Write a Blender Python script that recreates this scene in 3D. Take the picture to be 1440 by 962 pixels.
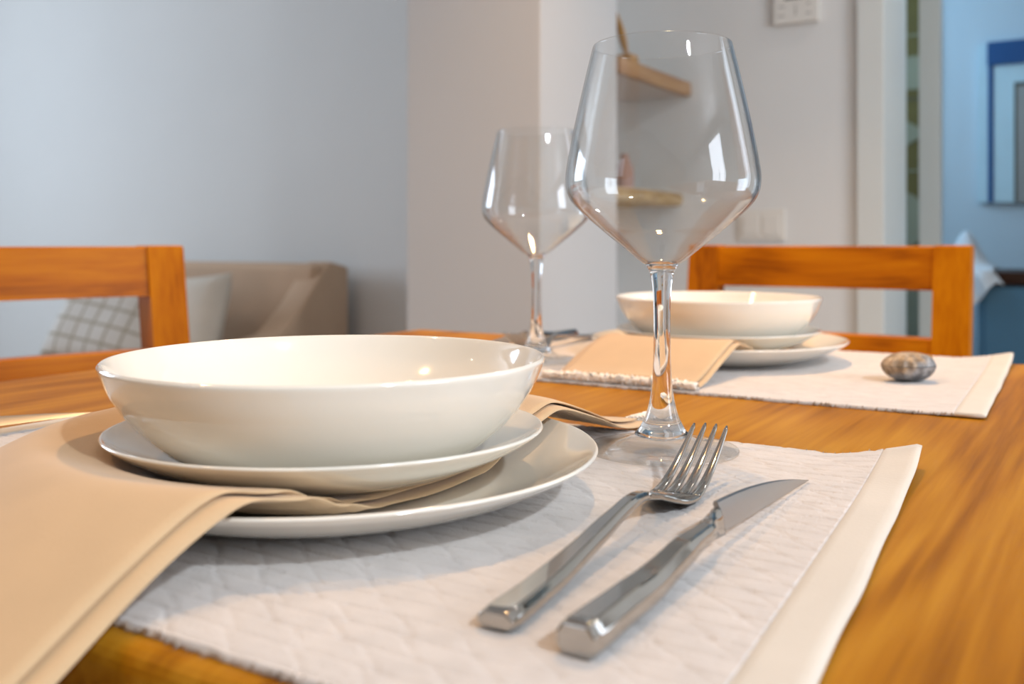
import bpy, bmesh, math, random
from mathutils import Vector, Matrix, noise as mnoise

# ------------------------------------------------------------------ scene
SC = bpy.context.scene
COL = SC.collection
for o in list(bpy.data.objects):
    bpy.data.objects.remove(o, do_unlink=True)
random.seed(7)

TH = math.radians(-31.8)                 # direction of the table's near edge
CU, SU = math.cos(TH), math.sin(TH)
ZM = 0.750                               # top of the placemats
ZT = 0.748                               # table top


def W(u, n, z=0.0):
    """room axes (u along the table edge, n across it) to world"""
    return Vector((u * CU - n * SU, u * SU + n * CU, z))


# ------------------------------------------------------------------ camera
cam_d = bpy.data.cameras.new('camera')
cam = bpy.data.objects.new('camera', cam_d)
COL.objects.link(cam)
cam.location = (0, 0, 0.860)
cam.rotation_euler = (math.radians(90), 0, 0)
cam_d.sensor_width = 36
cam_d.lens = 34.375
cam_d.shift_y = -139 / 1440
cam_d.clip_start = 0.02
cam_d.dof.use_dof = True
cam_d.dof.focus_distance = 0.47
cam_d.dof.aperture_fstop = 9.0
SC.camera = cam

# ------------------------------------------------------------------ view, world, lights
SC.view_settings.view_transform = 'Standard'
SC.view_settings.look = 'None'
SC.view_settings.gamma = 1
SC.view_settings.use_curve_mapping = False
SC.view_settings.exposure = 0.08
try:
    SC.cycles.use_denoising = True
    SC.cycles.max_bounces = 12
    SC.cycles.transparent_max_bounces = 24
    SC.cycles.caustics_reflective = False
    SC.cycles.sample_clamp_indirect = 8
    SC.cycles.blur_glossy = 0.6
except Exception:
    pass
wd = bpy.data.worlds.new('daylight')
SC.world = wd
wd.use_nodes = True
wd.node_tree.nodes['Background'].inputs[0].default_value = (0.60, 0.75, 1.0, 1)
wd.node_tree.nodes['Background'].inputs[1].default_value = 0.6

COOL = (0.74, 0.85, 1.0)
WARM = (1.0, 0.86, 0.67)


def area(name, loc, aim, sx, sy, power, col, shape='RECTANGLE', spread=180):
    d = bpy.data.lights.new(name, 'AREA')
    d.shape = shape
    d.size = sx
    d.size_y = sy
    d.energy = power
    d.color = col
    d.spread = math.radians(spread)
    o = bpy.data.objects.new(name, d)
    COL.objects.link(o)
    o.location = loc
    o.rotation_euler = (Vector(aim) - Vector(loc)).to_track_quat('-Z', 'Y').to_euler()
    return o


# daylight through the window panes: one in the sofa nook, one at the far right, one in the bedroom
area('nook_window_light', W(-5.10, 0.7, 1.55), W(-3, 0.9, 1.45), 1.5, 1.3, 55, (0.70, 0.83, 1.0))
area('terrace_window_light', W(3.05, 0.55, 1.35), W(0, 0.55, 1.2), 1.0, 1.9, 60, (0.80, 0.88, 1.0))
area('added_streak_light', W(1.55, 2.52, 1.25), W(1.0, 0, 1.1), 0.5, 1.9, 9, COOL)  # unseen lamp added for the tall bright streak on the glass
area('street_window_light', W(-1.6, -2.30, 1.45), W(-1.6, 0, 1.3), 0.55, 1.2, 4, COOL)
area('bedroom_window_light', W(-1.28, 3.35, 1.55), W(0.4, 3.45, 1.35), 0.8, 1.3, 17.5, (0.47, 0.74, 1.0))

# recessed ceiling spots: warm ones, and one cool white lamp behind the camera to the right
ORANGE = (1.0, 0.58, 0.25)
SPOTS = [(-1.30, 0.25, 8.5, ORANGE, 0.085, 150), (1.30, -1.10, 50, (0.85, 0.93, 1.0), 0.16, 180), (0.25, 1.30, 8, ORANGE, 0.085, 95),
         (1.35, 1.9, 3, (1.0, 0.93, 0.84), 0.085, 120), (-2.6, 0.9, 2, WARM, 0.085, 120)]
for (sx_, sy_, pw_, cl_, sz_, sp_) in SPOTS:
    area('ceiling_spot_light', (sx_, sy_, 2.44), (sx_, sy_, 0), sz_, sz_, pw_, cl_, 'DISK', sp_)


# ------------------------------------------------------------------ helpers
def tag(o, label=None, cat=None, group=None, kind=None):
    if label: o['label'] = label
    if cat: o['category'] = cat
    if group: o['group'] = group
    if kind: o['kind'] = kind
    return o


def empty(name, loc, rz=0.0, label=None, cat=None, group=None):
    o = bpy.data.objects.new(name, None)
    o.empty_display_size = 0.05
    COL.objects.link(o)
    o.location = loc
    o.rotation_euler = (0, 0, rz)
    return tag(o, label, cat, group)


def obj(name, bm, mat, parent=None, smooth=False, loc=None, rot=None, sharp=None):
    me = bpy.data.meshes.new(name)
    bmesh.ops.recalc_face_normals(bm, faces=bm.faces)
    bm.to_mesh(me)
    bm.free()
    if mat: me.materials.append(mat)
    if smooth:
        for p in me.polygons: p.use_smooth = True
        if sharp: me.set_sharp_from_angle(angle=math.radians(sharp))
    o = bpy.data.objects.new(name, me)
    COL.objects.link(o)
    if parent: o.parent = parent
    if loc is not None: o.location = loc
    if rot is not None: o.rotation_euler = rot
    return o


def pydata(name, verts, faces, mat, parent=None, smooth=True):
    me = bpy.data.meshes.new(name)
    me.from_pydata(verts, [], faces)
    me.update()
    if mat: me.materials.append(mat)
    if smooth:
        for p in me.polygons: p.use_smooth = True
    o = bpy.data.objects.new(name, me)
    COL.objects.link(o)
    if parent: o.parent = parent
    return o


def copy_tree(o, parent=None):
    c = o.copy()
    COL.objects.link(c)
    c.parent = parent
    for ch in list(o.children):
        copy_tree(ch, c)
    return c


def box_bm(x0, x1, y0, y1, z0, z1, bev=0.0, seg=2, bm=None):
    own = bm is None
    if own: bm = bmesh.new()
    vs = [bm.verts.new((x, y, z)) for x in (x0, x1) for y in (y0, y1) for z in (z0, z1)]
    f = [(0, 1, 3, 2), (4, 6, 7, 5), (0, 4, 5, 1), (2, 3, 7, 6), (0, 2, 6, 4), (1, 5, 7, 3)]
    for q in f: bm.faces.new([vs[i] for i in q])
    bmesh.ops.recalc_face_normals(bm, faces=bm.faces)
    if bev > 0:
        bmesh.ops.bevel(bm, geom=list(bm.edges), offset=bev, segments=seg, profile=0.6, affect='EDGES')
    return bm


def box(name, dims, mat, parent=None, bev=0.0, seg=2, smooth=False):
    return obj(name, box_bm(*dims, bev, seg), mat, parent, smooth)


def lathe_bm(prof, seg=96, closed=False, bm=None):
    """prof: (r, z) list; r = 0 makes a pole"""
    if bm is None: bm = bmesh.new()
    rings = []
    for r, z in prof:
        if r < 1e-6:
            rings.append([bm.verts.new((0, 0, z))])
        else:
            rings.append([bm.verts.new((r * math.cos(2 * math.pi * k / seg), r * math.sin(2 * math.pi * k / seg), z)) for k in range(seg)])
    pairs = list(zip(rings[:-1], rings[1:]))
    if closed: pairs.append((rings[-1], rings[0]))
    for a, b in pairs:
        for k in range(seg):
            k2 = (k + 1) % seg
            q = [a[k % len(a)], a[k2 % len(a)], b[k2 % len(b)], b[k % len(b)]]
            u = []
            for v in q:
                if v not in u: u.append(v)
            if len(u) >= 3: bm.faces.new(u)
    return bm


def smooth_prof(pts, sub=5):
    """Catmull-Rom through (r, z) points"""
    out = []
    n = len(pts)
    for i in range(n - 1):
        p0, p1, p2, p3 = pts[max(i - 1, 0)], pts[i], pts[i + 1], pts[min(i + 2, n - 1)]
        for k in range(sub):
            t = k / sub
            out.append(tuple(0.5 * ((2 * p1[j]) + (-p0[j] + p2[j]) * t + (2 * p0[j] - 5 * p1[j] + 4 * p2[j] - p3[j]) * t * t
                                    + (-p0[j] + 3 * p1[j] - 3 * p2[j] + p3[j]) * t ** 3) for j in range(len(p1))))
    out.append(tuple(pts[-1]))
    return out


def loft_bm(sections, cap=True, bm=None):
    """sections: list of equally long closed rings of points"""
    if bm is None: bm = bmesh.new()
    rings = [[bm.verts.new(p) for p in s] for s in sections]
    m = len(rings[0])
    for a, b in zip(rings[:-1], rings[1:]):
        for k in range(m):
            bm.faces.new((a[k], a[(k + 1) % m], b[(k + 1) % m], b[k]))
    if cap:
        bm.faces.new(list(reversed(rings[0])))
        bm.faces.new(rings[-1])
    return bm


def lerp_tab(tab, x):
    if x <= tab[0][0]: return tab[0][1]
    for (a, va), (b, vb) in zip(tab[:-1], tab[1:]):
        if x <= b:
            t = (x - a) / (b - a)
            t = t * t * (3 - 2 * t)
            return va + (vb - va) * t
    return tab[-1][1]


# ------------------------------------------------------------------ materials
class NT:
    def __init__(self, name):
        self.m = bpy.data.materials.new(name)
        self.m.use_nodes = True
        self.t = self.m.node_tree
        self.b = self.t.nodes['Principled BSDF']

    def n(self, typ, **kw):
        nd = self.t.nodes.new(typ)
        for k, v in kw.items(): setattr(nd, k, v)
        return nd

    def l(self, a, b): self.t.links.new(a, b)

    def ramp(self, fac, stops):
        r = self.n('ShaderNodeValToRGB')
        e = r.color_ramp.elements
        while len(e) < len(stops): e.new(0.5)
        for i, (p, c) in enumerate(stops):
            e[i].position = p
            e[i].color = (*c, 1)
        self.l(fac, r.inputs[0])
        return r

    def math(self, op, a, b=None):
        m = self.n('ShaderNodeMath', operation=op)
        for i, v in enumerate((a, b)):
            if v is None: continue
            if isinstance(v, (int, float)): m.inputs[i].default_value = v
            else: self.l(v, m.inputs[i])
        return m.outputs[0]

    def bump(self, height, strength, dist):
        bp = self.n('ShaderNodeBump')
        bp.inputs['Strength'].default_value = strength
        bp.inputs['Distance'].default_value = dist
        self.l(height, bp.inputs['Height'])
        self.l(bp.outputs[0], self.b.inputs['Normal'])


def plain(name, col, rough=0.5, metal=0.0, spec=0.5, var=0.0, vscale=6.0, bump=0.0, bscale=200.0, bdist=0.001, coat=0.0, sheen=0.0):
    k = NT(name)
    k.b.inputs['Base Color'].default_value = (*col, 1)
    k.b.inputs['Roughness'].default_value = rough
    k.b.inputs['Metallic'].default_value = metal
    k.b.inputs['Specular IOR Level'].default_value = spec
    k.b.inputs['Coat Weight'].default_value = coat
    k.b.inputs['Coat Roughness'].default_value = 0.05
    k.b.inputs['Sheen Weight'].default_value = sheen
    tc = k.n('ShaderNodeTexCoord')
    if var > 0:
        nz = k.n('ShaderNodeTexNoise')
        nz.inputs['Scale'].default_value = vscale
        nz.inputs['Detail'].default_value = 4
        k.l(tc.outputs['Object'], nz.inputs['Vector'])
        r = k.ramp(nz.outputs['Fac'], [(0.3, tuple(c * (1 - var) for c in col)), (0.7, tuple(min(1, c * (1 + var)) for c in col))])
        k.l(r.outputs[0], k.b.inputs['Base Color'])
    if bump > 0:
        nz = k.n('ShaderNodeTexNoise')
        nz.inputs['Scale'].default_value = bscale
        nz.inputs['Detail'].default_value = 3
        k.l(tc.outputs['Object'], nz.inputs['Vector'])
        k.bump(nz.outputs['Fac'], bump, bdist)
    return k.m


def wood(name, light, mid, dark, axis='Y', rough=0.38, rings=9.0, scale=1.0):
    k = NT(name)
    tc = k.n('ShaderNodeTexCoord')
    oi = k.n('ShaderNodeObjectInfo')
    off = k.math('MULTIPLY', oi.outputs['Random'], 37.0)
    add = k.n('ShaderNodeVectorMath', operation='ADD')
    k.l(tc.outputs['Object'], add.inputs[0])
    k.l(off, add.inputs[1])

    def mapped(across, along):
        mp = k.n('ShaderNodeMapping')
        s = {'X': (along, across, across), 'Y': (across, along, across), 'Z': (across, across, along)}[axis]
        mp.inputs['Scale'].default_value = tuple(v * scale for v in s)
        k.l(add.outputs[0], mp.inputs['Vector'])
        return mp.outputs[0]
    n1 = k.n('ShaderNodeTexNoise')                       # growth-ring contours
    n1.inputs['Scale'].default_value = 1
    n1.inputs['Detail'].default_value = 1.5
    n1.inputs['Distortion'].default_value = 0.25
    k.l(mapped(8.0, 1.6), n1.inputs['Vector'])
    s = k.math('SINE', k.math('MULTIPLY', n1.outputs['Fac'], rings * 6.283))
    s = k.math('ADD', k.math('MULTIPLY', s, 0.5), 0.5)
    n2 = k.n('ShaderNodeTexNoise')                       # fibres
    n2.inputs['Scale'].default_value = 1
    n2.inputs['Detail'].default_value = 4
    k.l(mapped(190.0, 7.0), n2.inputs['Vector'])
    n3 = k.n('ShaderNodeTexNoise')                       # broad tone
    n3.inputs['Scale'].default_value = 1
    n3.inputs['Detail'].default_value = 2
    k.l(mapped(5.0, 1.5), n3.inputs['Vector'])
    f = k.math('ADD', k.math('MULTIPLY', s, 0.24), k.math('MULTIPLY', n2.outputs['Fac'], 0.66))
    f = k.math('ADD', f, k.math('MULTIPLY', n3.outputs['Fac'], 0.32))
    f = k.math('SUBTRACT', f, 0.06)
    f = k.math('ADD', f, k.math('MULTIPLY', k.math('SUBTRACT', oi.outputs['Random'], 0.5), 0.10))
    r = k.ramp(f, [(0.30, dark), (0.52, mid), (0.78, light)])
    k.l(r.outputs[0], k.b.inputs['Base Color'])
    k.b.inputs['Roughness'].default_value = rough
    k.b.inputs['Specular IOR Level'].default_value = 0.09
    k.bump(n2.outputs['Fac'], 0.12, 0.0006)
    return k.m


M = {}
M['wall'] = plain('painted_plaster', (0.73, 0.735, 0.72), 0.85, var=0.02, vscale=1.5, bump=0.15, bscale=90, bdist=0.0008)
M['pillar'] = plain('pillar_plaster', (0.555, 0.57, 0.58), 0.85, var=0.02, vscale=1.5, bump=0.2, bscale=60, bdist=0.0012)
M['tanwall'] = plain('tan_panelling', (0.34, 0.24, 0.16), 0.6, var=0.06, vscale=2)
M['ceiling'] = plain('ceiling_paint', (0.80, 0.79, 0.77), 0.9, var=0.01)
M['floor'] = plain('floor_tile', (0.42, 0.36, 0.31), 0.5, var=0.08, vscale=3)
M['trim'] = plain('white_lacquer', (0.67, 0.695, 0.67), 0.35, var=0.01)
M['shaded_post'] = plain('grey_green_shade', (0.40, 0.43, 0.42), 0.4, var=0.01)  # post in the doorway, its shade put into the colour
M['bedwall'] = plain('pale_blue_plaster', (0.62, 0.74, 0.82), 0.85, var=0.02, vscale=1.2)
M['table'] = wood('honey_teak', (0.50, 0.230, 0.016), (0.385, 0.152, 0.005), (0.235, 0.080, 0.002), 'Y', 0.42, 7.0)
M['apron'] = wood('honey_teak_apron', (0.50, 0.21, 0.04), (0.40, 0.15, 0.022), (0.24, 0.08, 0.012), 'X', 0.40, 6.0)
M['chairx'] = wood('orange_teak_rail', (0.54, 0.178, 0.002), (0.43, 0.122, 0.001), (0.24, 0.058, 0.001), 'X', 0.34, 8.0)
M['chairz'] = wood('orange_teak_post', (0.54, 0.178, 0.002), (0.43, 0.122, 0.001), (0.24, 0.058, 0.001), 'Z', 0.34, 5.0)
M['ceramic'] = plain('white_glazed_ceramic', (0.86, 0.815, 0.725), 0.09, spec=0.6, coat=0.6)
M['steel'] = plain('polished_steel', (0.48, 0.46, 0.43), 0.075, metal=1.0, bump=0.02, bscale=30, bdist=0.0003)
M['blade'] = plain('brushed_steel_blade', (0.40, 0.385, 0.37), 0.30, metal=1.0, bump=0.03, bscale=300, bdist=0.0002)
M['napkin'] = plain('beige_linen', (0.61, 0.425, 0.245), 0.85, var=0.05, vscale=25, bump=0.25, bscale=900, bdist=0.0004, sheen=0.2)
M['fringe'] = plain('cream_thread', (0.88, 0.83, 0.76), 0.9, var=0.06, vscale=150)
M['mat'] = plain('white_cotton_weave', (0.64, 0.605, 0.585), 0.9, var=0.06, vscale=70, bump=0.5, bscale=700, bdist=0.0008, sheen=0.2)
M['hem'] = plain('cream_cotton_hem', (0.66, 0.615, 0.545), 0.85, var=0.03, vscale=30, bump=0.2, bscale=600, bdist=0.0005, sheen=0.2)
M['matfringe'] = plain('mat_thread', (0.62, 0.55, 0.48), 0.9, var=0.3, vscale=180)
M['sofa'] = plain('taupe_upholstery', (0.58, 0.41, 0.28), 0.9, var=0.06, vscale=8, bump=0.3, bscale=300, bdist=0.001)
M['cream_fabric'] = plain('cream_fabric', (0.66, 0.61, 0.53), 0.9, var=0.05, vscale=12, bump=0.3, bscale=250, bdist=0.001)
M['dark_fabric'] = plain('dark_brown_fabric', (0.10, 0.08, 0.07), 0.9, var=0.1, vscale=12)
M['shelf'] = wood('shelf_oak', (0.46, 0.27, 0.13), (0.38, 0.20, 0.09), (0.25, 0.12, 0.05), 'Y', 0.5, 5.0)
M['shelf_board'] = plain('white_shelf_board', (0.62, 0.56, 0.53), 0.7, var=0.02)
M['rustic'] = wood('rustic_tan_wood', (0.55, 0.39, 0.20), (0.44, 0.29, 0.13), (0.22, 0.13, 0.05), 'Y', 0.8, 6.0, 2.0)
M['vase'] = plain('dusty_pink_clay', (0.42, 0.26, 0.22), 0.7, var=0.08, vscale=20)
M['stick'] = plain('tan_carved_wood', (0.42, 0.22, 0.06), 0.5, var=0.12, vscale=30)
M['plastic'] = plain('ivory_plastic', (0.74, 0.72, 0.67), 0.4, var=0.01)
M['screen'] = plain('dark_display', (0.07, 0.055, 0.045), 0.25, var=0.05, vscale=20)
M['mark'] = plain('grey_print', (0.30, 0.28, 0.26), 0.6, var=0.05, vscale=50)
M['olive'] = plain('olive_textile', (0.15, 0.115, 0.035), 0.9, var=0.10, vscale=9)
M['sage'] = plain('pale_sage_textile', (0.30, 0.29, 0.20), 0.9, var=0.05, vscale=9)
M['blue'] = plain('deep_blue_lacquer', (0.010, 0.085, 0.26), 0.5, var=0.05, vscale=9)
M['paleblue'] = plain('pale_blue_frame', (0.60, 0.80, 0.88), 0.5, var=0.03, vscale=9)
M['print'] = plain('grey_print_paper', (0.36, 0.35, 0.33), 0.7, var=0.1, vscale=5)
M['printdark'] = plain('dark_olive_frame', (0.08, 0.075, 0.05), 0.6, var=0.1, vscale=9)
M['orange'] = plain('orange_print', (0.70, 0.22, 0.05), 0.7, var=0.1, vscale=12)
M['slate'] = plain('slate_blue_shade', (0.085, 0.205, 0.31), 0.6, var=0.05, vscale=4)  # shade under the bedroom desk, painted as a colour
M['brown'] = wood('dark_walnut', (0.075, 0.035, 0.022), (0.05, 0.022, 0.014), (0.025, 0.012, 0.008), 'X', 0.4, 5.0)
M['cloth'] = plain('white_bed_linen', (0.80, 0.84, 0.88), 0.9, var=0.02, vscale=6, bump=0.2, bscale=120, bdist=0.001)


def glass_mats():
    k = NT('clear_glass_solid')
    k.b.inputs['Base Color'].default_value = (0.97, 0.975, 0.975, 1)
    k.b.inputs['Roughness'].default_value = 0.0
    k.b.inputs['Transmission Weight'].default_value = 1.0
    k.b.inputs['IOR'].default_value = 1.47
    M['glass'] = k.m
    k = NT('clear_glass_thin')                           # a wall too thin to bend what is behind it
    t = k.t
    t.nodes.remove(k.b)
    lw = k.n('ShaderNodeLayerWeight')
    lw.inputs['Blend'].default_value = 0.5
    fr = k.math('ADD', k.math('MULTIPLY', k.math('POWER', lw.outputs['Facing'], 3.8), 0.92), 0.040)
    tr = k.n('ShaderNodeBsdfTransparent')
    tr.inputs[0].default_value = (0.975, 0.98, 0.98, 1)
    gl = k.n('ShaderNodeBsdfGlossy')
    gl.inputs['Roughness'].default_value = 0.0
    mx = k.n('ShaderNodeMixShader')
    k.l(fr, mx.inputs[0])
    k.l(tr.outputs[0], mx.inputs[1])
    k.l(gl.outputs[0], mx.inputs[2])
    k.l(mx.outputs[0], t.nodes['Material Output'].inputs['Surface'])
    M['thin'] = k.m


glass_mats()


def plaid():
    k = NT('plaid_cotton')
    tc = k.n('ShaderNodeTexCoord')
    sp = k.n('ShaderNodeSeparateXYZ')
    k.l(tc.outputs['Object'], sp.inputs[0])
    out = None
    for ax in ('X', 'Z'):
        s = k.math('FRACT', k.math('MULTIPLY', sp.outputs[ax], 17.0))
        band = k.math('MULTIPLY', k.math('LESS_THAN', s, 0.16), 1.0)
        out = band if out is None else k.math('MAXIMUM', out, band)
    r = k.ramp(out, [(0.0, (0.62, 0.60, 0.56)), (1.0, (0.38, 0.34, 0.27))])
    k.l(r.outputs[0], k.b.inputs['Base Color'])
    k.b.inputs['Roughness'].default_value = 0.9
    M['plaid'] = k.m


plaid()

# ------------------------------------------------------------------ room shell
N_WALL, U_L, U_R, N_B, Z_C = 2.60, -5.2, 3.2, -2.4, 2.45


def slab(name, u0, u1, n0, n1, z0, z1, mat, bev=0.0, parent=None, kind='structure'):
    bm = box_bm(u0, u1, n0, n1, z0, z1, bev)
    o = obj(name, bm, mat, parent)
    if parent is None:
        o.rotation_euler = (0, 0, TH)
        if kind: o['kind'] = kind
    return o


slab('floor', -5.3, 3.3, -2.5, 5.3, -0.05, 0.0, M['floor'])
slab('ceiling', -5.3, 3.3, -2.5, 5.3, Z_C, Z_C + 0.06, M['ceiling'])
slab('wall_left', U_L - 0.1, U_L, N_B, N_WALL, 0, Z_C, M['wall'])
slab('wall_right', U_R, U_R + 0.1, N_B, 5.2, 0, Z_C, M['wall'])
slab('wall_front', U_L, U_R, N_B - 0.1, N_B, 0, Z_C, M['tanwall'])
slab('wall_back', U_L, -0.567, N_WALL, N_WALL + 0.10, 0, Z_C, M['wall'])
slab('wall_beside_doorway', 0.55, U_R, N_WALL, N_WALL + 0.10, 0, Z_C, M['wall'])
slab('wall_over_doorway', -0.567, 0.55, N_WALL, N_WALL + 0.10, 2.12, Z_C, M['wall'])
# pillar between sofa nook and dining corner, and the thin wall that joins it to the back wall
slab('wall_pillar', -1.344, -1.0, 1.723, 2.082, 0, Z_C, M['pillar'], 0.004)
slab('wall_pillar_return', -1.344, -1.29, 2.082, N_WALL, 0, Z_C, M['wall'])
# window frames (all outside the picture) for the daylight and one added streak lamp


def window(name, u, n, z, along, w, h, mat):
    bm = bmesh.new()
    t = 0.035
    for (a0, a1, z0, z1) in ((-w / 2 - 0.06, -w / 2, -h / 2 - 0.06, h / 2 + 0.06), (w / 2, w / 2 + 0.06, -h / 2 - 0.06, h / 2 + 0.06), (-w / 2, w / 2, h / 2, h / 2 + 0.06),
                             (-w / 2, w / 2, -h / 2 - 0.06, -h / 2), (-0.02, 0.02, -h / 2, h / 2)):
        if along == 'u': box_bm(u + a0, u + a1, n - t, n + t, z + z0, z + z1, 0, 1, bm)
        else: box_bm(u - t, u + t, n + a0, n + a1, z + z0, z + z1, 0, 1, bm)
    o = obj(name, bm, mat)
    o.rotation_euler = (0, 0, TH)
    o['kind'] = 'structure'


window('window_1', U_L + 0.07, 0.7, 1.55, 'n', 1.5, 1.3, M['trim'])
window('window_2', U_R - 0.11, 0.55, 1.35, 'n', 1.0, 1.9, M['trim'])
window('window_3', -1.6, N_B + 0.07, 1.45, 'u', 0.55, 1.2, M['trim'])
window('added_light_frame', 1.55, N_WALL - 0.05, 1.25, 'u', 0.5, 1.9, M['trim'])  # invented frame round the added streak lamp
window('window_5', -1.28, 3.35, 1.55, 'n', 0.8, 1.3, M['trim'])
# doorway lining
slab('trim_1', -0.567, -0.501, N_WALL - 0.018, N_WALL + 0.294, 0, 2.12, M['trim'], 0.003)
slab('trim_2', -0.464, -0.409, 2.86, 2.90, 0, 2.12, M['shaded_post'], 0.003)  # darker colour stands for the shade behind the lintel
slab('trim_3', 0.55, 0.62, N_WALL - 0.018, N_WALL + 0.294, 0, 2.12, M['trim'], 0.003)
slab('trim_4', -0.567, 0.62, N_WALL - 0.018, N_WALL + 0.294, 2.12, 2.19, M['trim'], 0.003)
# bedroom beyond
slab('wall_bedroom', -1.4, U_R, 4.10, 4.20, 0, Z_C, M['bedwall'])
slab('wall_bedroom_side', -1.4, -1.3, 2.70, 4.10, 0, Z_C, M['bedwall'])


# ------------------------------------------------------------------ dining table
T_U0, T_U1, T_N0, T_N1 = -0.775, 0.845, 0.172, 1.022


def build_table():
    uc, nc = (T_U0 + T_U1) / 2, (T_N0 + T_N1) / 2
    t = empty('dining_table', W(uc, nc, 0), TH, 'honey coloured wooden dining table set for two', 'table')
    L = (T_N1 - T_N0) / 2
    H = (T_U1 - T_U0) / 2
    bm = box_bm(-H, H, -L, L, ZT - 0.034, ZT)
    ed = [e for e in bm.edges if abs(e.verts[0].co.z - e.verts[1].co.z) < 1e-5]
    bmesh.ops.bevel(bm, geom=ed, offset=0.006, segments=4, profile=0.5, affect='EDGES')
    obj('table_top', bm, M['table'], t)
    hu, hn = (T_U1 - T_U0) / 2, L
    for s in (-1, 1):
        box('apron', (-hu + 0.09, hu - 0.09, s * (hn - 0.05) - 0.011, s * (hn - 0.05) + 0.011, ZT - 0.115, ZT - 0.035), M['apron'], t, 0.002)
        box('apron', (s * (hu - 0.05) - 0.011, s * (hu - 0.05) + 0.011, -hn + 0.09, hn - 0.09, ZT - 0.115, ZT - 0.035), M['apron'], t, 0.002)
    for sx in (-1, 1):
        for sy in (-1, 1):
            x, y = sx * (hu - 0.05), sy * (hn - 0.05)
            secs = []
            for z, h in ((0, 0.028), (ZT - 0.12, 0.038), (ZT - 0.035, 0.038)):
                secs.append([(x - h, y - h, z), (x + h, y - h, z), (x + h, y + h, z), (x - h, y + h, z)])
            obj('leg', loft_bm(secs), M['chairz'], t)
    return t


build_table()


# ------------------------------------------------------------------ chairs
def build_chair(label):
    t = empty('dining_chair', (0, 0, 0), 0, label, 'chair', 'wooden dining chairs round the table')
    Wd, top = 0.40, 0.857
    hw = Wd / 2
    pw, pd = 0.047, 0.036

    def yb(z):                                   # the back leans away from the seat a little
        return -0.06 * max(0, (z - 0.45)) / 0.4 - 0.03 * max(0, (0.40 - z)) / 0.4
    for s in (-1, 1):
        secs = []
        for z in (0, 0.2, 0.40, 0.45, 0.6, 0.75, top - 0.002, top):
            i = 0.002 if z == top else 0
            x0, x1 = s * (hw - pw) , s * hw
            x0, x1 = min(x0, x1) + i, max(x0, x1) - i
            y = yb(z)
            secs.append([(x0, y - pd + i, z), (x1, y - pd + i, z), (x1, y - i, z), (x0, y - i, z)])
        obj('back_post', loft_bm(secs), M['chairz'], t)
        secs = [[(s * (hw - 0.02) + a * h, 0.385 + b * h, z) for a, b in ((-1, -1), (1, -1), (1, 1), (-1, 1))] for z, h in ((0, 0.016), (0.41, 0.020))]
        obj('front_leg', loft_bm(secs), M['chairz'], t)
        box('side_apron', (s * (hw - 0.02) - 0.009, s * (hw - 0.02) + 0.009, 0.0, 0.366, 0.355, 0.41), M['chairx'], t, 0.002)

    def rail(name, z0, z1, bow):
        secs = []
        for k in range(17):
            f = k / 16 * 2 - 1
            x = f * (hw - pw)
            b = -bow * (1 - f * f)
            d = 0.024
            y0 = yb(z0) - 0.004 + b
            y1 = yb(z1) - 0.004 + b
            secs.append([(x, y0 - d, z0), (x, y0, z0), (x, y1, z1 - 0.002), (x, y1 - 0.002, z1), (x, y1 - d, z1)])
        o = obj(name, loft_bm(secs), M['chairx'], t)
        return o
    rail('top_rail', 0.795, top - 0.001, 0.012)
    rail('lower_rail', 0.682, 0.730, 0.012)
    box('front_apron', (-hw + 0.04, hw - 0.04, 0.376, 0.394, 0.355, 0.41), M['chairx'], t, 0.002)
    bm = box_bm(-hw + 0.005, hw - 0.005, 0.002, 0.42, 0.412, 0.445, 0.006, 3)
    obj('seat', bm, M['chairx'], t)
    return t


chair = build_chair('wooden dining chair across the table, standing behind the smaller looking white bowl')
c = W(-0.368, 1.38)
chair.location = (c.x, c.y, 0)
chair.rotation_euler = (0, 0, TH + math.pi)
chair2 = copy_tree(chair)
chair2['label'] = 'wooden dining chair at the left end of the table, in front of the sofa'
chair2.location = (-0.515, 1.055, 0)
chair2.rotation_euler = (0, 0, math.radians(-135))


# ------------------------------------------------------------------ placemats
MW, MD, HEM = 0.480, 0.340, 0.0185


def mat_lift(x, y, a=1.0):
    fx = max(0.0, (x - 0.190) / 0.05)
    fy = max(0.0, (y - 0.060) / 0.11)
    return a * (0.0085 * fx ** 1.6 * fy ** 1.8 + 0.0012 * fx)


def weave(x, y):
    """flat woven rows, each one overlapping the next, cut by thin slanted creases"""
    p, L = 0.0105, 0.024
    y2 = y + 0.0007 * math.sin(x * 90) + 0.0016 * mnoise.noise((x * 26, y * 26, 1.3))
    r = math.floor(y2 / p)
    v = y2 / p - r
    xo = x / L + (0.5 if r % 2 else 0) + 0.55 * (v - 0.5) + 0.30 * mnoise.noise((r * 3.7, x * 12, 0.5))
    c = math.floor(xo)
    w = xo - c
    h = 0.00030 * (1 - v)
    st = 0.45 + 0.55 * abs(mnoise.noise((r * 1.7, c * 2.3, 0.2))) * 2
    h -= 0.00085 * st * math.exp(-((min(v, 1 - v)) / 0.075) ** 2)
    h -= 0.00060 * st * math.exp(-((min(w, 1 - w)) / 0.05) ** 2)
    return 0.0010 + h + 0.00015 * mnoise.noise((x * 130, y * 130, 2.0))


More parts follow.
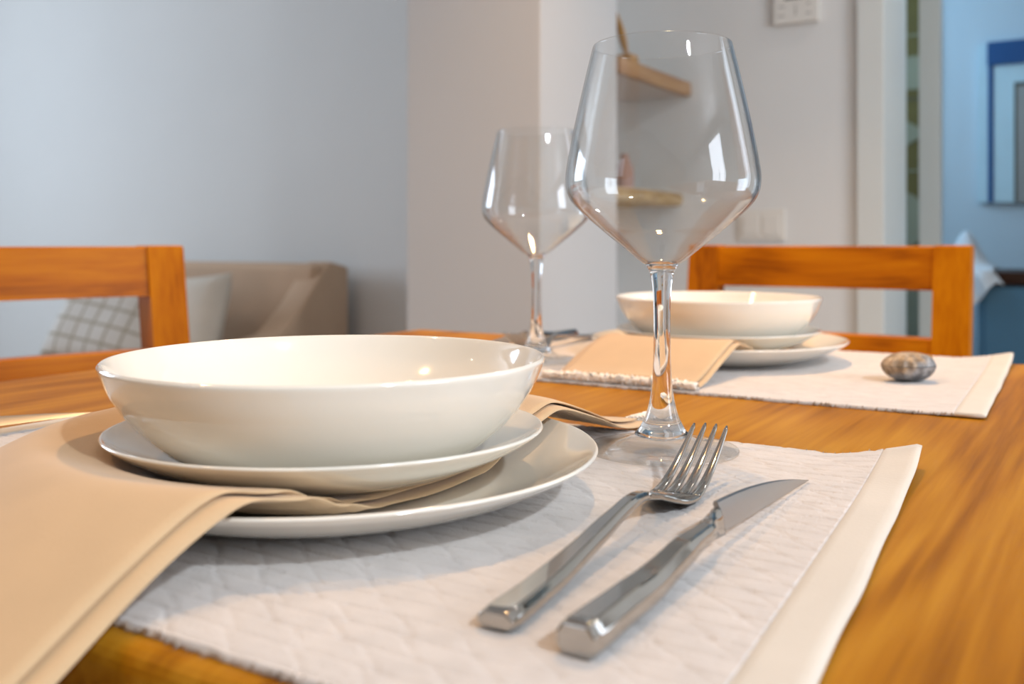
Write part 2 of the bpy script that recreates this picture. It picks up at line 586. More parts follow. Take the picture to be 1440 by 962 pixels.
def build_placemat(uc, nc, label, step, lift, flare):
    def fl(x, y):                                # the cloth is a little wider along its front edge
        return x + flare * (0.5 - y / MD) * (x / MW + 0.5)

    t = empty('placemat', W(uc, nc, ZT), TH, label, 'placemat', 'woven placemats on the table')
    x0, x1, y0, y1 = -MW / 2 + HEM, MW / 2 - HEM, -MD / 2, MD / 2
    nx, ny = int((x1 - x0) / step), int((y1 - y0) / step)
    vs, fs = [], []
    for j in range(ny + 1):
        for i in range(nx + 1):
            x = x0 + (x1 - x0) * i / nx
            y = y0 + (y1 - y0) * j / ny
            if j in (0, ny): y += 0.0012 * mnoise.noise((x * 120, j, 0)) + 0.0018 * mnoise.noise((x * 22, j + 5, 0))
            vs.append((fl(x, y), y, 0.0014 + weave(x, y) + mat_lift(x, y, lift)))
    for j in range(ny):
        for i in range(nx):
            a = j * (nx + 1) + i
            fs.append((a, a + 1, a + nx + 2, a + nx + 1))
    # skirt down to the table so the cloth has its thickness
    ring = [i for i in range(nx + 1)] + [j * (nx + 1) + nx for j in range(1, ny + 1)] + \
           [ny * (nx + 1) + i for i in range(nx - 1, -1, -1)] + [j * (nx + 1) for j in range(ny - 1, 0, -1)]
    base = len(vs)
    for r in ring:
        x, y, z = vs[r]
        vs.append((x, y, 0.0001 + mat_lift(x, y, lift)))
    m = len(ring)
    for k in range(m):
        fs.append((ring[k], base + k, base + (k + 1) % m, ring[(k + 1) % m]))
    pydata('woven_panel', vs, fs, M['mat'], t)
    for s in (-1, 1):
        secs = []
        for j in range(61):
            y = y0 + (y1 - y0) * j / 60
            wob = 0.0012 * mnoise.noise((s * 3, y * 18, 0))
            prof = []
            xa, xb = s * (MW / 2 - HEM - 0.001), s * (MW / 2) + s * wob
            for q in range(9):
                x = xa + (xb - xa) * q / 8
                l = mat_lift(x, y, lift)
                prof.append((fl(x, y), y, 0.0027 + l - (0.0012 if q in (0, 8) else 0)))
            for q in range(8, -1, -1):
                x = xa + (xb - xa) * q / 8
                l = mat_lift(x, y, lift)
                prof.append((fl(x, y), y, 0.0002 + l + (0.0006 if q in (0, 8) else 0)))
            secs.append(prof)
        obj('hem', loft_bm(secs), M['hem'], t, True)
    vs, fs = [], []
    for e in (-1, 1):
        x = x0
        while x < x1:
            x += random.uniform(0.0008, 0.0022)
            y = e * MD / 2
            ln = random.uniform(0.0006, 0.0030)
            w = random.uniform(0.0004, 0.0010)
            dx = random.uniform(-0.001, 0.001)
            zz = random.uniform(0.0004, 0.0016) + mat_lift(x, y, lift)
            b = len(vs)
            xf = fl(x, y)
            vs += [(xf - w, y, zz), (xf + w, y, zz), (xf, y, zz + 2 * w), (xf + dx, y + e * ln, max(0.0002, zz - 0.0004))]
            fs += [(b, b + 1, b + 3), (b + 1, b + 2, b + 3), (b + 2, b, b + 3)]
    o = pydata('fringe', vs, fs, M['matfringe'], t)
    o['kind'] = 'stuff'
    return t


build_placemat(-0.323, 0.352, 'white woven placemat nearest the camera, under the fork and knife', 0.0010, 1.0, 0.024)
build_placemat(-0.323, 0.853, 'white woven placemat on the far side, with a seashell lying on it', 0.0016, 0.8, 0.012)

# ------------------------------------------------------------------ crockery
NEAR = (-0.2983, 0.327)
FAR = (-0.324, 0.8925)
ZP = ZM + 0.0004


def dish_prof(out, inn, sub=6):
    """outer profile from the axis up to the rim, inner back down to the axis"""
    a = smooth_prof(out, sub)
    b = smooth_prof(inn, sub)
    return a + b


def build_setting(c, rz, near):
    loc = W(c[0], c[1], ZP)
    who = 'nearest the camera' if near else 'on the far side of the table'
    big = obj('dinner_plate', lathe_bm(dish_prof(
        [(0, 0.0016), (0.058, 0.0016), (0.066, 0.0), (0.072, 0.0), (0.080, 0.0020), (0.100, 0.0088), (0.114, 0.0158), (0.1187, 0.0190), (0.1190, 0.0200)],
        [(0.1184, 0.0205), (0.1170, 0.0200), (0.110, 0.0160), (0.096, 0.0098), (0.080, 0.0056), (0.068, 0.0046), (0.03, 0.0044), (0, 0.0044)])),
        M['ceramic'], None, True)
    big.location = loc
    tag(big, 'large white dinner plate under the other dishes ' + who, 'plate', 'white dinner plates')
    sm = obj('side_plate', lathe_bm(dish_prof(
        [(0, 0.0012), (0.044, 0.0012), (0.050, 0.0), (0.056, 0.0), (0.064, 0.0022), (0.080, 0.0085), (0.090, 0.0140), (0.0945, 0.0172), (0.0950, 0.0182)],
        [(0.0944, 0.0187), (0.0930, 0.0182), (0.086, 0.0140), (0.074, 0.0084), (0.062, 0.0048), (0.050, 0.0040), (0.02, 0.0038), (0, 0.0038)])),
        M['ceramic'], None, True)
    sm.location = loc + Vector((0, 0, 0.0106))
    if near:
        sm.rotation_euler = (math.radians(-1.1), 0, 0)
    tag(sm, 'small white plate directly under the bowl ' + who, 'plate', 'white side plates')
    bw = obj('pasta_bowl', lathe_bm(dish_prof(
        [(0, 0.0016), (0.045, 0.0016), (0.049, 0.0), (0.054, 0.0), (0.059, 0.0016), (0.070, 0.0080), (0.082, 0.0190), (0.0905, 0.0310), (0.0950, 0.0410), (0.0958, 0.0436)],
        [(0.0952, 0.0444), (0.0938, 0.0438), (0.0885, 0.0330), (0.079, 0.0208), (0.066, 0.0106), (0.054, 0.0062), (0.04, 0.0048), (0.02, 0.0042), (0, 0.0042)])),
        M['ceramic'], None, True)
    bw.location = loc + Vector((0, 0, 0.0152 if near else 0.0146))
    tag(bw, 'wide white pasta bowl on top of the dishes ' + who, 'bowl', 'white pasta bowls')


build_setting(NEAR, 0, True)
build_setting(FAR, 0, False)


# ------------------------------------------------------------------ napkins
ZR = [(0.0, 0.0092), (0.055, 0.0092), (0.068, 0.0115), (0.082, 0.0170), (0.098, 0.0240), (0.119, 0.0285)]


def smax(a, b, k):
    h = max(k - abs(a - b), 0.0) / k
    return max(a, b) + h * h * k * 0.25


def napkin_z(e, d, edge):
    r = math.hypot(e, d)
    if r <= 0.119: z = lerp_tab(ZR, r)
    else:
        c = d / r
        k = 0.60 if c < 0 else 0.60 + (0.36 - 0.60) * min(1, c * 1.6)
        s = r - 0.119
        z = 0.0285 - k * s * s / (s + 0.012)
    if d > edge: z = smax(z, 0.0042, 0.006)
    if d < -0.190: z -= (-0.190 - d) * 2.2
    return z


def build_napkin(c, rz, e0, e1, d0, d1, label, edge, slant, fray0):
    def end(e):
        return d1 - slant * (e1 - e)

    t = empty('napkin', W(c[0], c[1], ZP), rz, label, 'napkin', 'beige napkins under the bowls')

    def strip(name, a, b, dz, th, da, db):
        secs = []
        N = 150
        for j in range(N + 1):
            d = da + (db - da) * j / N
            w = 0.0012 * math.sin(d * 60) + 0.0009 * mnoise.noise((d * 25, dz * 500, 0))
            top, bot = [], []
            M_ = 36
            for i in range(M_ + 1):
                e = a + (b + w - a) * i / M_
                dd = d - slant * (e1 - e) * max(0.0, (d - 0.09) / (d1 - 0.09)) if slant else d
                z = napkin_z(e, dd, edge) + dz
                z += 0.0005 * mnoise.noise((e * 28, dd * 28, dz * 300))
                edgef = min(i, M_ - i)
                h = th / 2 * (1.0 if edgef > 1 else (0.75 if edgef == 1 else 0.25))
                top.append((e, dd, z + h))
                bot.append((e, dd, z - h))
            secs.append(top + bot[::-1])
        return obj(name, loft_bm(secs), M['napkin'], t, True)
    strip('upper_layer', e0 + 0.004, e1 - 0.0075, 0.0, 0.0021, d0, d1 - 0.006)
    strip('lower_layer', e0, e1, -0.0026, 0.0023, d0 + 0.002, d1)
    # frayed white end: a dense row of loose threads
    vs, fs = [], []
    x = fray0
    while x < e1:
        x += random.uniform(0.00020, 0.00045)
        for lay in range(2):
            ln = random.uniform(0.010, 0.018) if slant else random.uniform(0.003, 0.0085)
            de = random.uniform(-0.0035, 0.0035) + (0.004 if slant else 0)
            d = end(x) - 0.003
            z0 = napkin_z(x, d, edge) - 0.0026 + random.uniform(-0.0006, 0.0030)
            z1 = max(0.0006, z0 + random.uniform(-0.0035, 0.0015))
            zm = max(z0, z1) + random.uniform(0, 0.0012)
            w = random.uniform(0.0006, 0.0011)
            pts = [(x, d, z0), (x + de * 0.5, d + ln * 0.55, zm), (x + de, d + ln, z1)]
            b_ = len(vs)
            for (px_, py_, pz_) in pts:
                vs += [(px_ - w, py_, pz_), (px_ + w, py_, pz_), (px_, py_, pz_ + 1.5 * w)]
            for q in (0, 3):
                fs += [(b_ + q, b_ + q + 1, b_ + q + 4, b_ + q + 3), (b_ + q + 1, b_ + q + 2, b_ + q + 5, b_ + q + 4), (b_ + q + 2, b_ + q, b_ + q + 3, b_ + q + 5)]
    if not slant:
        secs = []
        for i in range(91):
            e = fray0 + (e1 - fray0) * i / 90
            r_ = 0.0030 + 0.0006 * mnoise.noise((e * 140, 0, 7))
            zc = napkin_z(e, d1, edge) - 0.0010
            secs.append([(e, d1 + 0.0015 + r_ * math.cos(q * math.pi / 5), zc + r_ * math.sin(q * math.pi / 5)) for q in range(10)])
        obj('rolled_hem', loft_bm(secs), M['fringe'], t, True)
    o = pydata('frayed_edge', vs, fs, M['fringe'], t)
    o['kind'] = 'stuff'
    return t


build_napkin(NEAR, TH, -0.142, 0.060, -0.235, 0.222, 'beige linen napkin hanging over the near table edge, under the bowl nearest the camera', -0.150, 0.75, 0.046)
build_napkin(FAR, TH + math.pi, -0.058, 0.072, -0.150, 0.203, 'beige linen napkin with white frayed end, under the bowl on the far side', -0.115, 0.0, -0.058)


# ------------------------------------------------------------------ wine glasses
def build_glass(label):
    t = empty('wine_glass', (0, 0, 0), 0, label, 'wine glass', 'stemmed wine glasses')
    foot = smooth_prof([(0, 0.0004), (0.020, 0.0004), (0.036, 0.0), (0.0392, 0.0003), (0.0398, 0.0010)], 4) + \
        smooth_prof([(0.0394, 0.0019), (0.036, 0.0024), (0.028, 0.0034), (0.0205, 0.0052), (0.0150, 0.0084), (0.0118, 0.0118)], 6)
    obj('foot', lathe_bm(foot, 80), M['thin'], t, True)
    stem = smooth_prof([(0, 0.0060), (0.007, 0.0062), (0.0130, 0.0078), (0.0142, 0.0090), (0.0118, 0.0120), (0.0084, 0.0190), (0.0060, 0.0290),
                     (0.0049, 0.0400), (0.0044, 0.0550), (0.0044, 0.0720), (0.0050, 0.0860), (0.0064, 0.0935), (0.0085, 0.0975), (0.0060, 0.0990), (0, 0.0994)], 6)
    obj('stem', lathe_bm(stem, 80), M['glass'], t, True)
    outer = smooth_prof([(0.0, 0.0995), (0.0085, 0.0978), (0.0190, 0.1055), (0.0330, 0.1170), (0.0440, 0.1268), (0.0490, 0.1335), (0.0506, 0.1410),
                         (0.0498, 0.1500), (0.0462, 0.1690), (0.0420, 0.1880), (0.0382, 0.2040), (0.0361, 0.2122)], 7)
    th = 0.0009
    inner = [(max(0, r - th), z + (th if r < 0.03 else 0.0)) for r, z in outer]
    inner = inner[::-1]
    obj('bowl', lathe_bm(outer[1:] + [(0.0357, 0.2126)] + inner[:-1] + [(0, inner[-1][1])], 96), M['thin'], t, True)
    return t


g = build_glass('tall empty wine glass nearest the camera, beside the fork tines')
g.location = (0.0787, 0.513, ZM + 0.0012)
g2 = copy_tree(g)
g2['label'] = 'tall empty wine glass further away, behind the front bowl and before the pillar'
g2.location = (0.0225, 0.905, ZM + 0.0012)


# ------------------------------------------------------------------ cutlery
def ring_rr(w, t, k=16, p=3.2):
    """superellipse cross-section: width w, thickness t"""
    out = []
    for i in range(k):
        a = 2 * math.pi * (i + 0.5) / k
        c_, s_ = math.cos(a), math.sin(a)
        out.append((w / 2 * math.copysign(abs(c_) ** (2 / p), c_), t / 2 * math.copysign(abs(s_) ** (2 / p), s_)))
    return out


FORK_Z = smooth_prof([(0, 0.0034), (0.03, 0.0042), (0.06, 0.0068), (0.09, 0.0105), (0.112, 0.0122), (0.128, 0.0095), (0.145, 0.0040), (0.158, 0.0026), (0.172, 0.0048), (0.187, 0.0105), (0.202, 0.0180), (0.2135, 0.0245)], 6)


def fork_at(y):
    for (a, za), (b, zb) in zip(FORK_Z[:-1], FORK_Z[1:]):
        if y <= b: return za + (zb - za) * (y - a) / max(1e-6, b - a)
    return FORK_Z[-1][1]


OCT = [(1, .30), (.62, 1), (-.62, 1), (-1, .30), (-1, -.55), (-.72, -1), (.72, -1), (1, -.55)]


def fork_section(y, x, w, t, k=16, p=3.2):
    e = 0.001
    sl = (fork_at(min(y + e, 0.2135)) - fork_at(max(y - e, 0))) / (2 * e)
    q = math.hypot(1, sl)
    ny, nz = -sl / q, 1 / q
    return [(x + a, y + b * ny, fork_at(y) + b * nz) for a, b in (ring_rr(w, t, k, p) if k else [(c_ * w / 2, s_ * t / 2) for c_, s_ in OCT])]


def soften(h, w):
    md = h.modifiers.new('soften', 'BEVEL')
    md.width = w
    md.segments = 3
    md.limit_method = 'ANGLE'
    md.angle_limit = math.radians(25)
    md.harden_normals = True


def build_fork(label):
    t = empty('fork', (0, 0, 0), 0, label, 'fork', 'steel forks')
    wt = [(0, 0.0116), (0.004, 0.0126), (0.03, 0.0112), (0.07, 0.0086), (0.10, 0.0066), (0.122, 0.0062)]
    tt = [(0, 0.0050), (0.004, 0.0058), (0.03, 0.0056), (0.07, 0.0052), (0.10, 0.0046), (0.122, 0.0034)]
    secs = [fork_section(0.0, 0, 0.0112, 0.0046, 0)] + [fork_section(0.0007 + 0.1213 * i / 40, 0, lerp_tab(wt, 0.1213 * i / 40), lerp_tab(tt, 0.1213 * i / 40), 0) for i in range(41)]
    h = obj('handle', loft_bm(secs), M['steel'], t, True)
    soften(h, 0.0007)
    hw = [(0.119, 0.0062), (0.130, 0.0095), (0.140, 0.0160), (0.148, 0.0205), (0.160, 0.0222)]
    ht = [(0.119, 0.0034), (0.135, 0.0026), (0.16, 0.0022)]
    secs = [fork_section(0.119 + 0.041 * i / 20, 0, lerp_tab(hw, 0.119 + 0.041 * i / 20), lerp_tab(ht, 0.119 + 0.041 * i / 20), 20, 5) for i in range(21)]
    obj('head', loft_bm(secs), M['steel'], t, True)
    for q in (-1.5, -0.5, 0.5, 1.5):
        secs = []
        for i in range(25):
            f = i / 24
            y = 0.1585 + (0.2128 - abs(q) * 0.0007 - 0.1585) * f
            x = q * (0.0057 - 0.0005 * f)
            w = 0.0049 - 0.0030 * f ** 1.3
            if i == 24: w = 0.0010
            secs.append(fork_section(y, x, w, 0.0023 - 0.0008 * f, 10, 2.6))
        obj('tine', loft_bm(secs), M['steel'], t, True)
    return t


def build_knife(label):
    t = empty('table_knife', (0, 0, 0), 0, label, 'knife', 'steel table knives')
    tilt = math.radians(22)
    wt = [(0, 0.0122), (0.003, 0.0128), (0.03, 0.0118), (0.07, 0.0096), (0.092, 0.0072), (0.100, 0.0056)]
    tt = [(0, 0.0090), (0.003, 0.0096), (0.03, 0.0092), (0.07, 0.0080), (0.092, 0.0066), (0.100, 0.0062)]
    cz = [(0, 0.0050), (0.04, 0.0056), (0.085, 0.0092), (0.100, 0.0094)]

    def sec(y, w, h, z):
        return [(a * w / 2, y, z + b * h / 2) for a, b in OCT]
    secs = [sec(0, 0.0114, 0.0082, 0.0050)] + [sec(0.0008 + 0.0992 * i / 36, lerp_tab(wt, 0.0992 * i / 36), lerp_tab(tt, 0.0992 * i / 36), lerp_tab(cz, 0.0992 * i / 36)) for i in range(37)]
    h = obj('handle', loft_bm(secs), M['steel'], t, True)
    soften(h, 0.0009)

    def blade_ring(y, z0, hh, th):
        """thin wedge: spine thicker than the edge, leaning over by tilt"""
        out = []
        for (q, f) in ((0.15, 0.0), (1, 0.62), (1, 0.92), (0.4, 1.0), (-0.4, 1.0), (-1, 0.92), (-1, 0.62), (-0.15, 0.0)):
            hgt = hh * f
            out.append((-math.sin(tilt) * (hgt - 0.004) + q * th / 2 * math.cos(tilt), y, z0 + math.cos(tilt) * hgt + q * th / 2 * math.sin(tilt)))
        return out
    secs = []
    for i in range(17):
        f = i / 16
        secs.append(blade_ring(0.0955 + 0.0165 * f, 0.0062 - 0.0014 * f, 0.0062 + 0.0040 * f ** 0.7, 0.0052 - 0.0024 * f + 0.0006 * math.sin(f * 8)))
    obj('bolster', loft_bm(secs), M['steel'], t, True)
    secs = []
    for i in range(31):
        f = i / 30
        secs.append(blade_ring(0.1115 + 0.1105 * f, 0.0048 * (1 - f) + 0.0014, 0.0106 * (1 - f ** 2.1) + 0.0003, 0.0020 - 0.0010 * f))
    obj('blade', loft_bm(secs), M['blade'], t, True, sharp=30)
    return t


fork = build_fork('steel fork on the near placemat, tines pointing up beside the wine glass')
p = W(-0.149, 0.231)
fork.location = (p.x, p.y, ZM + 0.0004)
fork.rotation_euler = (0, 0, TH + math.radians(4.0))
knife = build_knife('steel knife lying to the right of the fork on the near placemat')
p = W(-0.1215, 0.2275)
knife.location = (p.x, p.y, ZM + 0.0004)
knife.rotation_euler = (0, 0, TH)
fork2 = copy_tree(fork)
fork2['label'] = 'steel fork on the far placemat, behind the foot of the further wine glass'
p = W(-0.510, 1.012)
fork2.location = (p.x, p.y, ZM + 0.0006)
fork2.rotation_euler = (0, 0, TH + math.pi + math.radians(3))
knife2 = copy_tree(knife)
knife2['label'] = 'steel knife beyond the far fork, near the far left corner of the table'
p = W(-0.540, 1.008)
knife2.location = (p.x, p.y, ZM + 0.0006)
knife2.rotation_euler = (0, 0, TH + math.pi)
knife3 = copy_tree(knife)
knife3['label'] = 'steel knife at the left picture edge, only its blade in view beside the napkin'
p = W(-0.530, 0.160)
knife3.location = (p.x, p.y, ZM + 0.0022)
knife3.rotation_euler = (0, math.radians(-40), TH + math.radians(2.5))


# ------------------------------------------------------------------ seashell
def build_shell():
    t = empty('seashell', (0.3156, 0.775, ZM + 0.001), math.radians(15), 'small grey and tan ribbed seashell on the far placemat', 'seashell')
    k = NT('shell_grey_tan')
    tc = k.n('ShaderNodeTexCoord')
    sp = k.n('ShaderNodeSeparateXYZ')
    k.l(tc.outputs['Object'], sp.inputs[0])
    nz = k.n('ShaderNodeTexNoise')
    nz.inputs['Scale'].default_value = 90
    nz.inputs['Detail'].default_value = 5
    k.l(tc.outputs['Object'], nz.inputs['Vector'])
    f = k.math('ADD', k.math('MULTIPLY', sp.outputs['X'], -14.0), k.math('MULTIPLY', k.math('SUBTRACT', sp.outputs['Z'], 0.010), 26.0))
    f = k.math('ADD', f, k.math('MULTIPLY', nz.outputs['Fac'], 0.5))
    r = k.ramp(f, [(0.12, (0.16, 0.16, 0.165)), (0.34, (0.33, 0.33, 0.335)), (0.50, (0.36, 0.25, 0.15)), (0.85, (0.50, 0.40, 0.30))])
    wv = k.n('ShaderNodeTexNoise')
    wv.inputs['Scale'].default_value = 160
    k.l(tc.outputs['Object'], wv.inputs['Vector'])
    mx = k.n('ShaderNodeMixRGB', blend_type='MULTIPLY')
    mx.inputs[0].default_value = 0.7
    rr = k.ramp(wv.outputs['Fac'], [(0.38, (0.35, 0.35, 0.36)), (0.62, (1.2, 1.2, 1.2))])
    k.l(r.outputs[0], mx.inputs[1])
    k.l(rr.outputs[0], mx.inputs[2])
    k.l(mx.outputs[0], k.b.inputs['Base Color'])
    k.b.inputs['Roughness'].default_value = 0.42
    k.bump(wv.outputs['Fac'], 0.5, 0.002)
    for name, sgn in (('lower_valve', -1), ('upper_valve', 1)):
        vs, fs = [], []
        NR, NA = 14, 64
        for i in range(NR + 1):
            f = i / NR
            for a in range(NA):
                an = 2 * math.pi * a / NA
                rib = 1 + 0.035 * math.cos(an * 16) * f
                ex = 0.0215 * (1 - 0.10 * math.cos(an)) * rib
                ey = 0.0170 * rib
                hgt = (1 - f ** 2.6) ** 0.62 * (0.0125 if sgn < 0 else 0.0095) * (1 + 0.03 * math.cos(an * 16))
                vs.append((ex * f * math.cos(an), ey * f * math.sin(an), 0.0127 + sgn * (hgt + 0.0002)))
        for i in range(NR):
            for a in range(NA):
                b = (a + 1) % NA
                q = (i * NA + a, i * NA + b, (i + 1) * NA + b, (i + 1) * NA + a)
                fs.append(q if sgn < 0 else q[::-1])
        pydata(name, vs, fs, k.m, t)
    bm = bmesh.new()
    bmesh.ops.create_icosphere(bm, subdivisions=2, radius=1)
    for v in bm.verts: v.co = Vector((0.0190 + v.co.x * 0.0062, 0.0055 + v.co.y * 0.004, 0.0170 + v.co.z * 0.0028))
    o = obj('hinge', bm, M['stick'], t, True)
    o['label'] = 'brown hinge'


build_shell()


# ------------------------------------------------------------------ back wall: wall controller, switch, shelves
def build_controller():
    u0, u1 = -0.782, -0.664
    uc = (u0 + u1) / 2
    z0 = 1.441
    t = empty('wall_controller', W(uc, N_WALL, z0), TH, 'ivory wall controller with a dark display, high on the back wall', 'thermostat')
    hw = (u1 - u0) / 2
    box('body', (-hw, hw, -0.016, -0.0005, 0, 0.125), M['plastic'], t, 0.002)
    box('display', (-hw * 0.50, hw * 0.50, -0.0172, -0.0155, 0.063, 0.108), M['screen'], t, 0.0005)
    for x, z, w, h in ((-0.036, 0.046, 0.016, 0.003), (-0.038, 0.022, 0.018, 0.003), (0.034, 0.048, 0.010, 0.003), (0.034, 0.022, 0.014, 0.003), (0.0, 0.030, 0.0022, 0.020), (0.0, 0.046, 0.007, 0.002)):
        box('key_mark', (x - w / 2, x + w / 2, -0.0168, -0.0158, z - h / 2, z + h / 2), M['mark'], t)
    t2 = empty('light_switch', W(-0.817, N_WALL, 0.868), TH, 'white double light switch plate low on the back wall', 'light switch')
    box('plate', (-0.063, 0.063, -0.009, -0.0005, 0, 0.083), M['plastic'], t2, 0.002)
    for s in (-1, 1):
        box('rocker', (s * 0.027 - 0.023, s * 0.027 + 0.023, -0.0125, -0.0085, 0.014, 0.069), M['plastic'], t2, 0.0015)


build_controller()


def build_shelves():
    t = empty('wall_shelf', W(-1.155, 2.37, 1.273), TH, 'upper shelf with an oak front edge in the corner behind the pillar', 'shelf', 'corner shelves')
    box('board', (-0.13, 0.115, -0.23, 0.229, 0, 0.0365), M['shelf_board'], t, 0.001)
    box('front_edge', (0.115, 0.135, -0.23, 0.229, -0.001, 0.0375), M['shelf'], t, 0.002)
    t2 = empty('wall_shelf', W(-1.165, 2.37, 0.962), TH, 'lower rustic tan wooden shelf in the corner behind the pillar', 'shelf', 'corner shelves')
    bm = bmesh.new()
    secs = []
    for j in range(41):
        y = -0.23 + 0.459 * j / 40
        w = 0.004 * mnoise.noise((y * 22, 0, 0))
        b = 0.004 * mnoise.noise((y * 30, 4, 0))
        secs.append([(-0.12, y, 0), (0.112 + w, y, 0.002 + b), (0.120 + w, y, 0.012), (0.120 + w * 0.5, y, 0.030), (0.114, y, 0.038), (-0.12, y, 0.038)])
    obj('live_edge_board', loft_bm(secs), M['rustic'], t2)
    # carved wooden ornament on the upper shelf
    o = empty('wooden_ornament', W(-1.043, 2.226, 1.3105), TH, 'slim carved wooden ornament on the upper corner shelf', 'ornament')
    box('base_block', (-0.022, 0.022, -0.022, 0.022, 0.0, 0.018), M['stick'], o, 0.002)
    secs = []
    for i in range(17):
        f = i / 16
        r = 0.0085 * math.sin(math.pi * (0.08 + 0.90 * f)) + 0.002
        secs.append([(a - 0.030 * f, b * 0.6, 0.017 + 0.115 * f) for a, b in ring_rr(2 * r, 2 * r, 12, 2.2)])
    obj('carved_blade', loft_bm(secs), M['stick'], o, True)
    v = obj('clay_vase', lathe_bm(smooth_prof([(0, 0), (0.020, 0), (0.024, 0.015), (0.024, 0.040), (0.019, 0.065), (0.012, 0.080), (0.010, 0.088), (0.012, 0.094)], 4) +
                                  smooth_prof([(0.0105, 0.094), (0.008, 0.086), (0.012, 0.060), (0.018, 0.030), (0, 0.008)], 4), 40), M['vase'], None, True)
    v.location = W(-1.105, 2.345, 1.0005)
    tag(v, 'small dusty pink clay vase on the lower corner shelf', 'vase')


build_shelves()


# ------------------------------------------------------------------ sofa nook
def build_sofa():
    u0, u1, n1 = -3.28, -2.21, 2.52
    uc = (u0 + u1) / 2
    t = empty('sofa', W(uc, n1 - 0.42, 0), TH, 'taupe upholstered two seat sofa with sloped arms against the grey wall', 'sofa')
    hu = (u1 - u0) / 2
    secs = []
    box('backrest', (-hu + 0.05, hu - 0.02, 0.27, 0.42, 0.12, 0.792), M['sofa'], t, 0.03, 4, True)
    box('seat_base', (-hu + 0.10, hu - 0.10, -0.40, 0.28, 0.12, 0.30), M['sofa'], t, 0.02, 3, True)
    for s in (-1, 1):
        w = hu - 0.11
        box('seat_cushion', (s * w / 2 - w / 2 + 0.005, s * w / 2 + w / 2 - 0.005, -0.42, 0.265, 0.302, 0.44), M['sofa'], t, 0.035, 4, True)
        pts = [(0.42, 0.12), (-0.42, 0.12), (-0.42, 0.52), (-0.05, 0.55), (0.10, 0.575), (0.20, 0.66), (0.285, 0.755), (0.33, 0.800), (0.42, 0.780)]
        if s < 0: pts = [(a, b if b < 0.2 else 0.40 + (b - 0.52) * 0.2) for a, b in pts]
        xa, xb = s * (hu - 0.11), s * hu
        secs = [[(x, a, b) for a, b in pts] for x in (xa, xb)]
        bm = loft_bm(secs)
        bmesh.ops.recalc_face_normals(bm, faces=bm.faces)
        bmesh.ops.bevel(bm, geom=[e for e in bm.edges], offset=0.012, segments=3, profile=0.5, affect='EDGES')
        obj('arm', bm, M['sofa'], t, True)
        for y in (-0.36, 0.36):
            obj('foot', lathe_bm([(0, 0), (0.018, 0), (0.024, 0.125), (0, 0.125)], 16), M['brown'], t, True, loc=(s * (hu - 0.10), y, 0))


build_sofa()


def pillow(name, size, thick, mat, label, loc, rz, lean, roll):
    N = 24
    vs, fs = [], []
    for side in (1, -1):
        for j in range(N + 1):
            for i in range(N + 1):
                a, b = i / N * 2 - 1, j / N * 2 - 1
                h = ((1 - a ** 4) * (1 - b ** 4)) ** 0.55
                pin = 1 - 0.07 * (1 - b * b) * abs(a) ** 3
                pin2 = 1 - 0.07 * (1 - a * a) * abs(b) ** 3
                vs.append((a * size / 2 * pin, side * (h * thick / 2 + 0.002 + 0.006 * h * mnoise.noise((a * 2, b * 2, side))), b * size / 2 * pin2))
    K = (N + 1) ** 2
    for s in (0, 1):
        for j in range(N):
            for i in range(N):
                q = [s * K + j * (N + 1) + i, s * K + j * (N + 1) + i + 1, s * K + (j + 1) * (N + 1) + i + 1, s * K + (j + 1) * (N + 1) + i]
                fs.append(q if s else q[::-1])
    rim = [i for i in range(N + 1)] + [j * (N + 1) + N for j in range(1, N + 1)] + [N * (N + 1) + i for i in range(N - 1, -1, -1)] + [j * (N + 1) for j in range(N - 1, 0, -1)]
    for k in range(len(rim)):
        a, b = rim[k], rim[(k + 1) % len(rim)]
        fs.append((a, b, b + K, a + K))
    o = pydata(name, vs, fs, mat)
    o.location = loc
    o.rotation_euler = (Matrix.Rotation(rz, 4, 'Z') @ Matrix.Rotation(lean, 4, 'X') @ Matrix.Rotation(roll, 4, 'Y')).to_euler()
    return tag(o, label, 'pillow', 'pillows on the sofa')


pillow('throw_pillow', 0.38, 0.12, M['plaid'], 'white throw pillow with a brown check, at the left of the sofa', W(-2.76, 2.00, 0.628), TH + 0.30, math.radians(-28), math.radians(10))
pillow('throw_pillow', 0.33, 0.12, M['cream_fabric'], 'plain cream throw pillow against the sofa arm', W(-2.535, 2.10, 0.600), TH + 0.05, math.radians(-18), math.radians(-4))
pillow('throw_pillow', 0.30, 0.10, M['dark_fabric'], 'dark brown throw pillow tucked behind the checked pillow', W(-2.80, 2.165, 0.592), TH, math.radians(-12), math.radians(3))


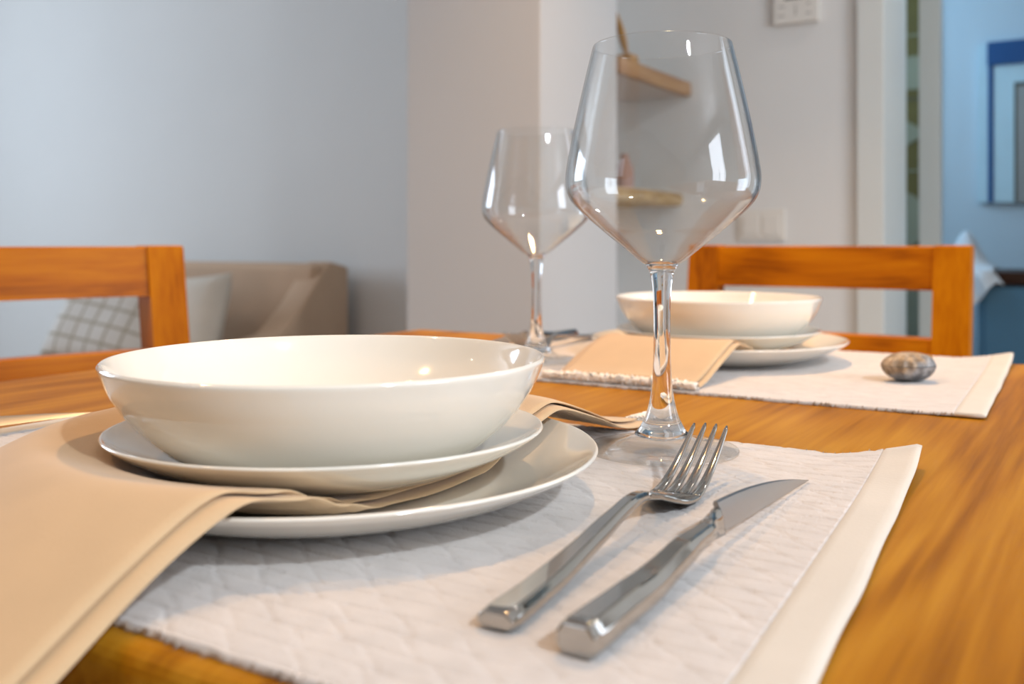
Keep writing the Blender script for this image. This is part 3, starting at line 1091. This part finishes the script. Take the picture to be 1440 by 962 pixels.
# ------------------------------------------------------------------ bedroom through the doorway
def build_bedroom():
    t = empty('wall_hanging', W(-0.69, 4.075, 0.45), TH, 'olive wall hanging with pale shapes, seen through the narrow door gap', 'wall hanging')
    box('textile', (-0.09, 0.085, 0.0, 0.02, 0, 1.75), M['olive'], t, 0.002)

    def shape(pts, name):
        secs = [[(x, y, z) for x, z in pts] for y in (-0.006, 0.001)]
        obj(name, loft_bm(secs), M['sage'], t)

    def circ(x, z, r, ry=None):
        return [(x + r * math.cos(2 * math.pi * i / 28), z + (ry or r) * math.sin(2 * math.pi * i / 28)) for i in range(28)]
    shape([(-0.085, 1.01), (0.08, 1.01), (0.08, 1.14), (-0.085, 1.14)], 'pale_band')
    shape([(-0.085, 0.75), (0.065, 0.84), (-0.085, 0.93)], 'pale_wedge')
    shape(circ(-0.03, 0.50, 0.085, 0.11), 'pale_disc')
    shape(circ(0.00, 0.12, 0.085, 0.11), 'pale_disc')
    for z in (0.40, 0.69, 0.97, 1.22, 1.40):
        box('stitched_line', (-0.09, 0.085, -0.004, 0.001, z, z + 0.006), M['printdark'] if z in (0.40, 0.97) else M['sage'], t)
    # framed picture
    f = empty('framed_picture', W(-0.175, 4.10, 1.012), TH, 'framed picture with a deep blue top bar on the pale blue wall', 'picture')
    x0, x1, h = -0.275, 0.42, 0.60
    box('backing_board', (x0, x1, -0.022, -0.0005, 0, h), M['paleblue'], f, 0.002)
    box('top_bar', (x0 + 0.032, x1, -0.045, -0.020, h - 0.085, h + 0.002), M['blue'], f, 0.002)
    box('side_strip', (x0 + 0.034, x0 + 0.052, -0.034, -0.020, 0.0, h - 0.085), M['blue'], f, 0.001)
    box('mount', (x0 + 0.052, x1, -0.030, -0.020, 0.0, h - 0.085), M['paleblue'], f, 0.001)
    box('inner_frame', (x0 + 0.122, x1, -0.034, -0.028, 0.0, h - 0.155), M['printdark'], f, 0.001)
    box('print', (x0 + 0.132, x1, -0.036, -0.030, 0.0, h - 0.170), M['print'], f)
    box('orange_patch', (x0 + 0.185, x0 + 0.26, -0.0375, -0.034, 0.17, 0.235), M['orange'], f)
    # desk with a white cloth over its corner, the shade beneath built solid
    s = empty('desk', W(0.20, 3.83, 0), TH, 'walnut topped sideboard with a dark walnut top in the bedroom', 'desk')
    box('shade_block', (-0.60, 0.60, -0.215, 0.22, 0.06, 0.722), M['slate'], s, 0.003)  # solid block in place of the shaded floor and wall below
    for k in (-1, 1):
        d = box('door', (k * 0.295 - 0.285, k * 0.295 + 0.285, -0.232, -0.216, 0.08, 0.715), M['slate'], s, 0.003)  # doors and handles invented to dress the shade block
        box('handle', (k * 0.04 - 0.006, k * 0.04 + 0.006, -0.250, -0.233, 0.38, 0.50), M['brown'], d, 0.002)
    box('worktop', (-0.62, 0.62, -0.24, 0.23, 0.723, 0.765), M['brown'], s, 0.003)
    # draped cloth
    vs, fs = [], []
    NA, NB = 40, 40
    for j in range(NB + 1):
        for i in range(NA + 1):
            a, b = i / NA, j / NB
            x = -0.075 + 0.125 * a
            # path over the top then down the front
            s_ = b * 0.40
            if s_ < 0.17:
                y = -0.04 - s_
                z = 0.775 + 0.125 * math.sin(math.pi * min(1, (s_ + 0.03) / 0.20)) * math.exp(-((a - 0.25) / 0.40) ** 2)
            else:
                d = s_ - 0.17
                y = -0.21 - 0.055 * min(1, d / 0.03) - 0.014 * math.sin(a * 11 + 0.6) * min(1, d / 0.1)
                z = 0.775 - d * (0.36 + 0.16 * math.sin(a * 5.1 + 0.2))
                x += 0.030 * d / 0.2
            vs.append((x, y, z))
    for j in range(NB):
        for i in range(NA):
            q = j * (NA + 1) + i
            fs.append((q, q + 1, q + NA + 2, q + NA + 1))
    c_ = pydata('linen_cloth', vs, fs, M['cloth'])
    m_ = c_.modifiers.new('cloth_thickness', 'SOLIDIFY')
    m_.thickness = 0.006
    m_.offset = 0
    c_.location = W(-0.405, 3.83, 0.0)
    c_.rotation_euler = (0, 0, TH)
    tag(c_, 'white linen cloth bunched over the left corner of the sideboard', 'cloth')


build_bedroom()
